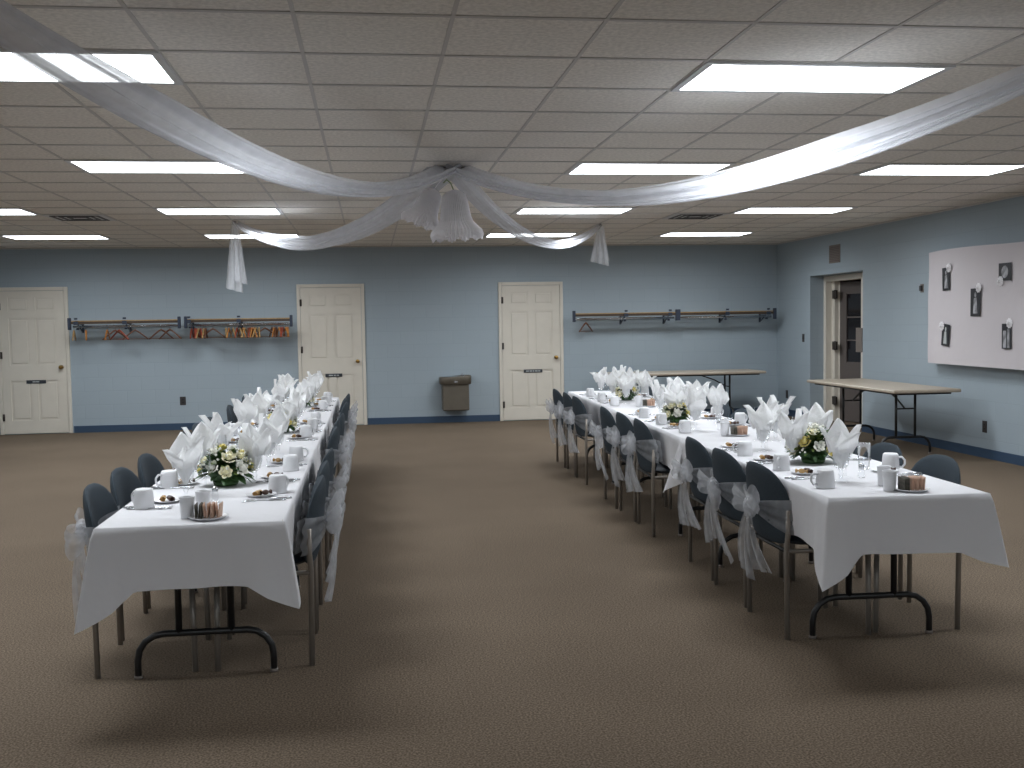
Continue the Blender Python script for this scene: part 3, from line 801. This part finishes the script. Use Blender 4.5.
# ------------------------------------------------------------------ tableware prototypes
def make_mug():
    b = MB(); n = 28      # upside down: rim on the cloth, base on top
    b.lathe([(.036, .004), (.0415, 0), (.0425, .003), (.041, .03), (.0385, .065), (.036, .078), (.031, .083), (.029, .081), (.001, .080)], n)
    b.lathe([(.036, .004), (.035, .07), (.001, .074)], n)
    r = b.build('mug', M_CHINA)
    b = MB(); b.tube([(.037+.0, 0, .066), (.055, 0, .067), (.068, 0, .052), (.068, 0, .034), (.057, 0, .018), (.040, 0, .018)], .0052, 8); b.build('handle', M_CHINA, r)
    return r
def make_cup():
    b = MB(); b.lathe([(.001, .002), (.023, 0), (.026, .003), (.0275, .04), (.030, .085), (.0295, .087), (.027, .085), (.025, .03), (.020, .008), (.001, .006)], 24)
    r = b.build('creamer_cup', M_CHINA)
    b = MB(); b.lathe([(.0305, .082), (.032, .085), (.0305, .088), (.027, .086)], 24); b.build('rim', M_CHINA, r)
    return r
def make_goblet():
    r = empty('water_goblet')
    b = MB(); b.lathe([(.001, .055), (.018, .058), (.032, .075), (.038, .105), (.039, .135), (.037, .165)], 20); b.build('bowl', M_GLASS, r)
    b = MB(); b.lathe([(.036, .0), (.034, .003), (.012, .008), (.007, .014), (.009, .026), (.013, .034), (.009, .042), (.008, .048), (.014, .056), (.001, .058)], 16); b.build('stem', M_GLASS, r)
    return r
def make_flute():
    r = empty('champagne_flute')
    b = MB(); b.lathe([(.001, .075), (.010, .078), (.019, .10), (.024, .14), (.0245, .18), (.0225, .205)], 16); b.build('bowl', M_GLASS, r)
    b = MB(); b.lathe([(.032, 0), (.030, .003), (.006, .008), (.004, .03), (.004, .07), (.007, .076), (.001, .078)], 12); b.build('stem', M_GLASS, r)
    return r
def make_tumbler():
    b = MB(); b.lathe([(.001, .004), (.026, .0), (.030, .06), (.034, .13), (.032, .13), (.028, .06), (.024, .012), (.001, .012)], 20)
    return b.build('tumbler', M_GLASS)
def make_napkin(seed):
    def f():
        rnd = random.Random(seed); b = MB(); npet = rnd.choice([4, 5])
        base = rnd.uniform(0, 6)
        def inner(u, v):
            a = 2*pi*u; r_ = [.010, .030, .033, .034][0]
            r_ = .010+.024*min(1, v*2.2)+.012*max(0, v-.5)
            r_ *= 1+.10*sin(a*6+seed)+.05*sin(a*11)
            return (r_*cos(a), r_*sin(a), .062+v*.125+.008*sin(a*3)*v)
        b.grid(inner, 36, 10, wrap=True)
        for k in range(npet):
            a0 = base+2*pi*k/npet+rnd.uniform(-.25, .25); Hh = rnd.uniform(.22, .285); R_ = rnd.uniform(.06, .10)
            wd = rnd.uniform(.62, .85); tw = rnd.uniform(-.35, .35)
            if k == 0: R_ = .025; Hh = .29
            def pet(u, v, a0=a0, Hh=Hh, R_=R_, wd=wd, tw=tw):
                s_ = (u-.5)*2
                rc = .034+(R_-.034)*v**1.5
                if v < .45: w2 = .030+.018*v/.45
                else: w2 = .048*(1-((v-.45)/.55))**.75
                w2 *= wd*1.75
                a = a0+tw*v
                cx, cy = rc*cos(a), rc*sin(a); tx, ty = -sin(a), cos(a)
                fold = .020*(1-abs(s_))*(.4+v) - .01*sin(s_*5+seed)*v
                x = cx+tx*s_*w2+cos(a)*fold; y = cy+ty*s_*w2+sin(a)*fold
                z = .14+(Hh-.14)*v-.012*abs(s_)*(1-v)
                return (x, y, z)
            b.grid(pet, 8, 10)
        # crumpled middle
        b.grid(lambda u, v: ((.044*(1-v)+.006)*cos(2*pi*u)*(1+.25*sin(4*2*pi*u+seed)), (.044*(1-v)+.006)*sin(2*pi*u)*(1+.25*sin(4*2*pi*u+seed)), .17+.055*v+.01*sin(6*pi*u)), 30, 5, wrap=True)
        return b.build('folded_napkin', M_NAP)
    return f
def make_plate():
    b = MB(); b.lathe([(.001, .003), (.035, .0015), (.040, 0), (.066, .009), (.068, .0115), (.064, .011), (.040, .004), (.001, .0045)], 28)
    return b.build('side_plate', M_CHINA)
def make_sweet(nm, mat):
    def f():
        b = MB(); b.sphere((0, 0, .012), .014, 10, (1.25, .9, .85)); r = b.build('wrapped_sweet', mat)
        for sd in (-1, 1):
            b = MB()
            b.grid(lambda u, v, sd=sd: (sd*(.015+.014*v), (.003+.009*v)*cos(2*pi*u)*(1+.2*cos(10*pi*u)), .012+(.003+.007*v)*sin(2*pi*u)), 14, 2, wrap=True)
            b.build('wrapper_twist', mat, r)
        return r
    return f
def make_fork():
    b = MB()
    def bar(x0, x1, y0, y1, z=.0025, t=.0016): b.box(x0, y0, z-t, x1, y1, z+t)
    b.tube([(0, -.09, .003), (0, -.03, .0025), (0, .03, .005), (0, .045, .004)], [.004, .0032, .0025, .0035], 6)
    b.box(-.010, .043, .0026, .010, .058, .0056)
    for q in (-.009, -.003, .003, .009): b.tube([(q, .057, .0042), (q, .098, .0032)], .0016, 5)
    return b.build('fork', M_STEEL)
def make_knife():
    b = MB(); b.tube([(0, -.10, .004), (0, -.04, .004), (0, .0, .0035)], [.0045, .0045, .003], 6)
    b.add([(-.003, 0, .0025), (.007, .005, .0025), (.008, .085, .0025), (-.002, .105, .0025), (-.003, 0, .004), (.005, .005, .004), (.006, .085, .004), (-.003, .105, .004)],
          [(0, 3, 2, 1), (4, 5, 6, 7), (0, 1, 5, 4), (1, 2, 6, 5), (2, 3, 7, 6), (3, 0, 4, 7)], False)
    return b.build('knife', M_STEEL)
def make_shaker():
    r = empty('salt_shaker'); b = MB(); b.lathe([(.001, 0), (.016, 0), (.017, .01), (.012, .045), (.001, .047)], 12); b.build('body', M_GLASS, r)
    b = MB(); b.lathe([(.0125, .044), (.0135, .046), (.012, .060), (.007, .066), (.001, .067)], 12); b.build('cap', M_STEEL, r)
    return r
PMUG, PCUP, PGOB, PFL, PTUM, PPL = map(Proto, (make_mug, make_cup, make_goblet, make_flute, make_tumbler, make_plate))
PNAP = [Proto(make_napkin(s_)) for s_ in (2, 5, 9, 14, 23)]
PSW = [Proto(make_sweet('gold', M_GOLD)), Proto(make_sweet('brown', M_CHOC))]
PFORK, PKNIFE, PSALT = Proto(make_fork), Proto(make_knife), Proto(make_shaker)

ZT = .7425
def L2W(side, x, y):
    """x: offset from the table's centre line, y: world depth"""
    if side == 'left': return (LX+x, y)
    return (RXc+.0+.036*(y-RY_)+x, y)
def ordn(i): return 'first' if i == 0 else ORD[i]
rnd = random.Random(77)
for side in ('left', 'right'):
    for sd, sn in ((-1, 'far-left' if side == 'left' else 'aisle'), (1, 'aisle' if side == 'left' else 'wall')):
        for i, yc in enumerate(YS):
            where = 'at the %s place, %s side, %s table' % (ordn(i), sn, side)
            grp = lambda k: '%s on the %s table' % (k, side)
            j = lambda s_=.02: rnd.uniform(-s_, s_)
            # goblet and napkin positions
            if side == 'left':
                gy = yc-.06 if sd < 0 else yc+.33
                gx = -.13 if sd < 0 else .13
                my = yc-.32 if sd < 0 else yc-.02; mx = sd*.265
                if sd > 0 and i == 1: my = 5.66
            else:
                gy = yc-.27 if sd < 0 else yc+.15
                gx = -.12 if sd < 0 else .15
                my = yc-.44 if sd < 0 else yc+.0; mx = sd*.265
                if sd < 0 and i == 0: my = 4.47
            near = i < 1
            if near and side == 'right': gy = 4.63 if sd < 0 else 4.98
            X, Y = L2W(side, mx+j(.012), my+j(.02))
            tag(PMUG.get((X, Y, ZT), rnd.uniform(-1.2, 1.2)+(0 if sd > 0 else pi)), 'upturned white mug ' + where, 'mug', grp('white mugs'))
            gxx = gx+(0 if near else j(.02)); gyy = gy+(0 if near else j(.04))
            X, Y = L2W(side, gxx, gyy)
            if side == 'right' and sd > 0 and i == 0:
                tag(PTUM.get((X, Y, ZT)), 'clear empty tumbler ' + where, 'glass')
            else:
                tag(PGOB.get((X, Y, ZT)), 'stemmed glass goblet ' + where, 'goblet', grp('goblets'))
                tag(PNAP[rnd.randrange(5)].get((X, Y, ZT), rnd.uniform(0, 6)), 'white folded napkin fanned in the goblet ' + where, 'napkin', grp('napkins'))
            # sweets on a small plate
            py_ = (yc-.10 if sd > 0 else yc-.08) if side == 'left' else yc-.05
            if side == 'left' and sd < 0: py_ = yc-.2
            pxx = sd*.20
            X, Y = L2W(side, pxx+j(.01), py_+j(.02))
            tag(PPL.get((X, Y, ZT)), 'small white plate with wrapped sweets ' + where, 'plate', grp('side plates'))
            aa = rnd.uniform(-.5, .5)
            for q, (kx, nm) in enumerate(((-.018, 'gold'), (.018, 'dark brown'))):
                tag(PSW[q].get((X+kx*cos(aa), Y+kx*sin(aa), ZT+.0035), rnd.uniform(0, 3)), '%s wrapped sweet on the plate %s' % (nm, where), 'sweet', grp('sweets'))
            # cutlery lying toward the seat
            fy = py_-.16; X, Y = L2W(side, sd*.235, fy)
            tag(PFORK.get((X, Y, ZT), sd*pi/2+j(.15)), 'steel fork lying ' + where, 'fork', grp('forks'))
            X, Y = L2W(side, sd*.245, fy+.045)
            tag(PKNIFE.get((X, Y, ZT), sd*pi/2+j(.1)), 'steel knife lying ' + where, 'knife', grp('knives'))
            if i % 2 == 0 or i < 3:
                X, Y = L2W(side, gxx*.45, gyy+.10)
                tag(PFL.get((X, Y, ZT)), 'slim champagne flute ' + where, 'flute', grp('flutes'))

# sugar packet caddies with creamer cups
def make_packets():
    r = empty('packet_caddy')
    b = MB(); b.lathe([(.001, .003), (.045, .0015), (.052, 0), (.074, .010), (.077, .013), (.072, .0125), (.052, .0045), (.001, .005)], 30); b.build('saucer', M_CHINA, r)
    return r
def make_packet(mat):
    def f():
        b = MB(); b.grid(lambda u, v: ((u-.5)*.004*(1.0), -.026+.052*v, .0), 1, 1)
        b = MB()
        ol = [(-.030, 0), (.030, 0), (.030, .058), (-.030, .058)]
        n = []
        for i in range(4):
            a, c = ol[i], ol[(i+1) % 4]
            for k in range(5): n.append((a[0]+(c[0]-a[0])*k/5, a[1]+(c[1]-a[1])*k/5))
        b.pillow(n, (0, .029), .0052, lambda a, c, t: (t, a, c), 4, 2)
        return b.build('sugar_packet', mat)
    return f
PKC = Proto(make_packets); PKP, PKD = Proto(make_packet(M_PACKP)), Proto(make_packet(M_PACKD))
for side, pos in (('left', [(.052, 4.285), (.03, 6.75), (0.0, 9.2)]), ('right', [(.06, 4.30), (.03, 6.62), (0.0, 9.1)])):
    for k, (x, y) in enumerate(pos):
        wh = '%s on the %s table' % (['nearest', 'middle', 'farthest'][k], side)
        X, Y = L2W(side, x, y)
        tag(PKC.get((X, Y, ZT)), 'white saucer holding upright sugar packets, ' + wh, 'saucer', 'packet saucers')
        for q in range(9):
            pr = PKD if q < 3 else PKP
            o = pr.get((X-.046+q*.0115, Y+.004*sin(q*2.1), ZT+.006), .15+.06*sin(q*3))
            o.rotation_euler = (0, .10*sin(q*1.7), .12*sin(q*3))
            tag(o, '%s sugar packet standing in the saucer %s' % ('dark' if q < 3 else 'pinkish tan', wh), 'sugar packet', 'sugar packets, %s' % wh)
        for q, (dx, dy, nm) in enumerate(((-.085, .03, 'left'), (-.045, .17, 'rear'))):
            X2, Y2 = L2W(side, x+dx, y+dy)
            tag(PCUP.get((X2, Y2, ZT)), 'small plain white creamer cup, %s one beside the packet saucer, %s' % (nm, wh), 'cup', 'creamer cups')
        X2, Y2 = L2W(side, -.0+.02, y+.42)
        tag(PSALT.get((X2, Y2, ZT)), 'small glass salt shaker with metal cap, ' + wh, 'shaker')

# ------------------------------------------------------------------ flower centrepieces
def rose_mesh(rad, seed):
    rnd = random.Random(seed); b = MB()
    b.sphere((0, 0, 0), rad*.45, 8)
    for ring, (n, rr, tilt, sz) in enumerate(((3, .30, .1, .55), (5, .55, .35, .62), (6, .80, .75, .60))):
        for k in range(n):
            a = 2*pi*k/n+ring*.6+rnd.uniform(-.2, .2)
            def pt(u, v, a=a, rr=rr, tilt=tilt, sz=sz):
                s_ = (u-.5)*2; w_ = rad*sz*sin(pi*(.15+.78*v))*1.05
                r_ = rad*(rr*.45+v*(.25+.55*tilt)*rr*1.15); z = rad*(-.35+v*(1.05-.75*tilt))
                aa = a+s_*w_/(rad*max(.35, rr))*.75
                return (r_*cos(aa), r_*sin(aa), z-rad*.10*s_*s_)
            b.grid(pt, 5, 4)
    return b
def leaf(b, base, d, L, W, rnd):
    d = Vector(d).normalized(); sdv = d.cross(Vector((rnd.uniform(-.3, .3), rnd.uniform(-.3, .3), 1))).normalized(); up = sdv.cross(d)
    B = Vector(base); nn = 5; vs = []; fs = []
    for i in range(nn+1):
        t = i/nn; w_ = W*sin(pi*(t*.92+.04))**.8; c = B+d*L*t+up*(-.35*L*t*t)
        vs += [c-sdv*w_+up*.15*w_, c, c+sdv*w_+up*.15*w_]
    for i in range(nn):
        for q in (0, 1): fs.append((i*3+q, i*3+q+1, i*3+q+4, i*3+q+3))
    b.add(vs, fs)
def make_centre(seed):
    def f():
        rnd = random.Random(seed); r = empty('flower_arrangement')
        b = MB(); b.lathe([(.001, .002), (.045, 0), (.05, .004), (.055, .02), (.052, .02), (.04, .01), (.001, .01)], 20); b.build('dish', M_LEAF, r)
        b = MB(); b.sphere((0, 0, .055), .06, 12, (1.2, 1.2, .8))
        for k in range(150):
            a = rnd.uniform(0, 2*pi); e = rnd.uniform(-.15, 1.3)
            d = (cos(a)*cos(e), sin(a)*cos(e), sin(e)); leaf(b, (d[0]*.05, d[1]*.05, .05+d[2]*.04), d, rnd.uniform(.05, .085), rnd.uniform(.009, .017), rnd)
        tag(b.build('foliage', M_LEAF, r), 'dark green leaves', None, kind='stuff')
        b = MB()
        for k in range(28):
            a = rnd.uniform(0, 2*pi); e = rnd.uniform(.0, 1.3); d = (cos(a)*cos(e), sin(a)*cos(e), sin(e))
            leaf(b, (d[0]*.07, d[1]*.07, .06+d[2]*.06), d, rnd.uniform(.04, .06), rnd.uniform(.009, .014), rnd)
        tag(b.build('pale_foliage', M_LEAFY, r), 'yellow green leaves', None, kind='stuff')
        fl = []
        mats = [M_YEL, M_CREAM, M_WHITEP, M_YEL, M_CREAM, M_WHITEP, M_YEL, M_CREAM, M_CREAM, M_WHITEP, M_YEL, M_CREAM, M_WHITEP, M_CREAM, M_YEL, M_WHITEP, M_CREAM, M_YEL]
        k = 0; tries = 0
        while k < len(mats) and tries < 4000:
            tries += 1
            a = rnd.uniform(0, 2*pi); e = math.asin(rnd.uniform(.08, 1)); rad = rnd.uniform(.024, .038)
            c = Vector((cos(a)*cos(e)*.105, sin(a)*cos(e)*.105, .055+sin(e)*.11))
            if any((c-q).length < (rad+s_)*.92 for q, s_ in fl): continue
            fl.append((c, rad)); d = (c-Vector((0, 0, .04))).normalized()
            b = rose_mesh(rad, seed*50+k); b.xf(d.to_track_quat('Z', 'Y').to_matrix().to_4x4()); 
            nm = {id(M_YEL): 'yellow', id(M_CREAM): 'cream', id(M_WHITEP): 'white'}[id(mats[k])]
            o = b.build('flower', mats[k], r, tuple(c)); o['label'] = nm+' bloom'; k += 1
        b = MB()
        for k in range(60):
            a = rnd.uniform(0, 2*pi); e = math.asin(rnd.uniform(.02, 1)); R_ = rnd.uniform(.105, .125)
            c = (cos(a)*cos(e)*R_, sin(a)*cos(e)*R_, .055+sin(e)*R_); b.sphere(c, rnd.uniform(.004, .0065), 6)
        tag(b.build('filler_blossom', M_WHITEP, r), 'tiny white filler blossoms', None, kind='stuff')
        return r
    return f
PF = [Proto(make_centre(s_)) for s_ in (1, 2, 6)]
for n_, (side, x, y, pi_, lab, sc) in enumerate((
        ('left', .0, 5.20, 0, 'nearest on the left table', 1.12), ('left', .06, 7.72, 1, 'middle one on the left table', 1.0), ('left', .05, 10.2, 2, 'farthest on the left table', 1.0),
        ('right', .0, 5.27, 1, 'nearest on the right table', 1.15), ('right', -.13, 7.62, 0, 'middle one on the right table', 1.0), ('right', -.02, 9.95, 2, 'farthest on the right table', 1.0))):
    X, Y = L2W(side, x, y)
    o = PF[pi_].get((X, Y, ZT), 1.3*n_, (sc, sc, sc))
    tag(o, 'round yellow and white flower centrepiece with greenery, ' + lab, 'flowers', 'centrepieces')

# ------------------------------------------------------------------ ceiling drapes and paper bells
HUB = Vector((.64, 8.12, 2.665))
def drape(end, sag, rad, label, tail, seed, pw=1.0):
    r = empty('tulle_drape', tuple(HUB)); E_ = Vector(end)-HUB; rnd = random.Random(seed)
    L = E_.length; hd = Vector((E_.x, E_.y, 0)).normalized(); sdv = Vector((-hd.y, hd.x, 0))
    ph = [rnd.uniform(0, 6) for _ in range(4)]
    def cen(t):
        return E_*t+Vector((0, 0, -4*sag*t*(1-t)))
    for layer in range(2):
        b = MB(); R_ = rad*(1-.22*layer)
        def df(u, v):
            t = v; c = cen(t); tg = (cen(min(1, t+.01))-cen(max(0, t-.01))).normalized(); up = sdv.cross(tg); up = up if up.z > 0 else -up
            g = min(1, .78+.3*t) * min(1, .30+2.2*(1-t))
            a = -1.75+3.5*u
            rr = R_*g*(1+.12*sin(u*34+ph[0]+t*3)+.09*sin(u*61+ph[1]-t*4))
            off = sdv*(rr*1.0*sin(a)+.02*sin(u*9+t*8)*g)+up*(-rr*.8*cos(a)+rr*.55)
            return tuple(c+off)
        b.grid(df, 96, 60); b.build('sheer_layer' if layer else 'swag', M_TULLE, r)
    if tail:
        b = MB()
        def tf(u, v):
            hw = .035+.075*v
            p = E_+sdv*((u-.5)*2*hw+.02*v)+Vector((0, 0, -tail*v+.06*(u-.5)*v))+hd*(.03*sin(u*15+ph[2])*v+.03)
            return tuple(p)
        b.grid(tf, 16, 12)
        def tf2(u, v):
            hw = .03+.05*v
            p = E_+sdv*((u-.5)*2*hw-.03*v)+Vector((0, 0, -tail*.88*v+.05*(u-.5)*v))+hd*(.025*sin(u*13+ph[3])*v-.02)
            return tuple(p)
        b.grid(tf2, 14, 12)
        b.build('tail', M_TULLE, r)
    b = MB(); b.tube([tuple(E_+Vector((0, 0, .022))), tuple(E_+Vector((0, 0, -.03)))], .012, 8); b.build('pin', M_STEEL, r)
    tag(r, label, 'drape', 'ceiling drapes')
drape((-1.46, 2.18, 2.665), .47, .105, 'long white tulle drape sweeping to the upper left of the ceiling', 0, 1)
drape((2.95, 2.98, 2.665), .49, .105, 'long white tulle drape sweeping to the upper right of the ceiling', 0, 2)
drape((-1.47, 12.3, 2.665), .40, .145, 'white tulle drape toward the back left, ending in a long tail', .75, 3)
drape((2.80, 12.7, 2.665), .40, .085, 'white tulle drape toward the back right, ending in a short tail', .46, 4)

r = empty('ceiling_hook_plate', (.64, 8.14, H))
b = MB(); b.box(-.14, -.05, -.012, .14, .05, -.005, .003); b.build('plate', M_BEIGE, r)
b = MB(); b.tube([(0, 0, -.01), (0, 0, -.05), (.02, 0, -.06), (.03, 0, -.045)], .004, 6); b.build('hook', M_BRASS, r)
tag(r, 'small brown ceiling plate where the drapes meet', 'plate')

def bell(loc, tiltx, tilty, sc, label, cord):
    r = empty('paper_bell', loc)
    b = MB(); N = 88
    prof = [(.012, 0), (.05, -.012), (.085, -.04), (.098, -.09), (.105, -.15), (.112, -.20), (.125, -.24), (.155, -.275), (.185, -.305), (.195, -.335), (.182, -.365)]
    def bf(u, v):
        f_ = v*(len(prof)-1); i = min(len(prof)-2, int(f_)); t = f_-i
        r_ = prof[i][0]*(1-t)+prof[i+1][0]*t; z = prof[i][1]*(1-t)+prof[i+1][1]*t
        a = 2*pi*u; rb = (1 if int(round(u*N)) % 2 == 0 else -1)
        r_ *= 1+.035*rb*min(1, v*3)
        z += (-.012*cos(a*11) - .006*rb)*max(0, (v-.8)/.2)
        return (r_*cos(a), r_*sin(a), z)
    b.grid(bf, N, 40, wrap=True, smooth=False)
    Rm = Matrix.Rotation(tilty, 4, 'Y') @ Matrix.Rotation(tiltx, 4, 'X') @ Matrix.Scale(sc, 4)
    b.xf(Rm); b.build('bell_body', M_TISSUE, r)
    b = MB()
    for k in range(24):
        a = 2*pi*k/24; b.grid(lambda u, v, a=a: ((.02+.06*u)*cos(a), (.02+.06*u)*sin(a), -.08-.20*v-.02*u), 1, 1, smooth=False)
    b.xf(Rm); b.build('honeycomb_fin', M_TISSUE, r)
    b = MB(); b.tube([(0, 0, 0), (-.02, 0, .05), (-.05, 0, .075), (-.075, .0, .05)] if cord else [(0, 0, 0), (.03, 0, .04), (.08, .02, .10)], .0045, 6); b.build('hanging_cord', M_LEAFY if cord else M_TISSUE, r)
    tag(r, label, 'paper bell', 'paper wedding bells')
bell((.645, 8.0, 2.50), 0, -.06, 1.0, 'white honeycomb paper bell hanging in front where the drapes meet', True)
bell((.515, 8.18, 2.53), .05, .40, .82, 'white honeycomb paper bell tilted behind, left of the other one', False)
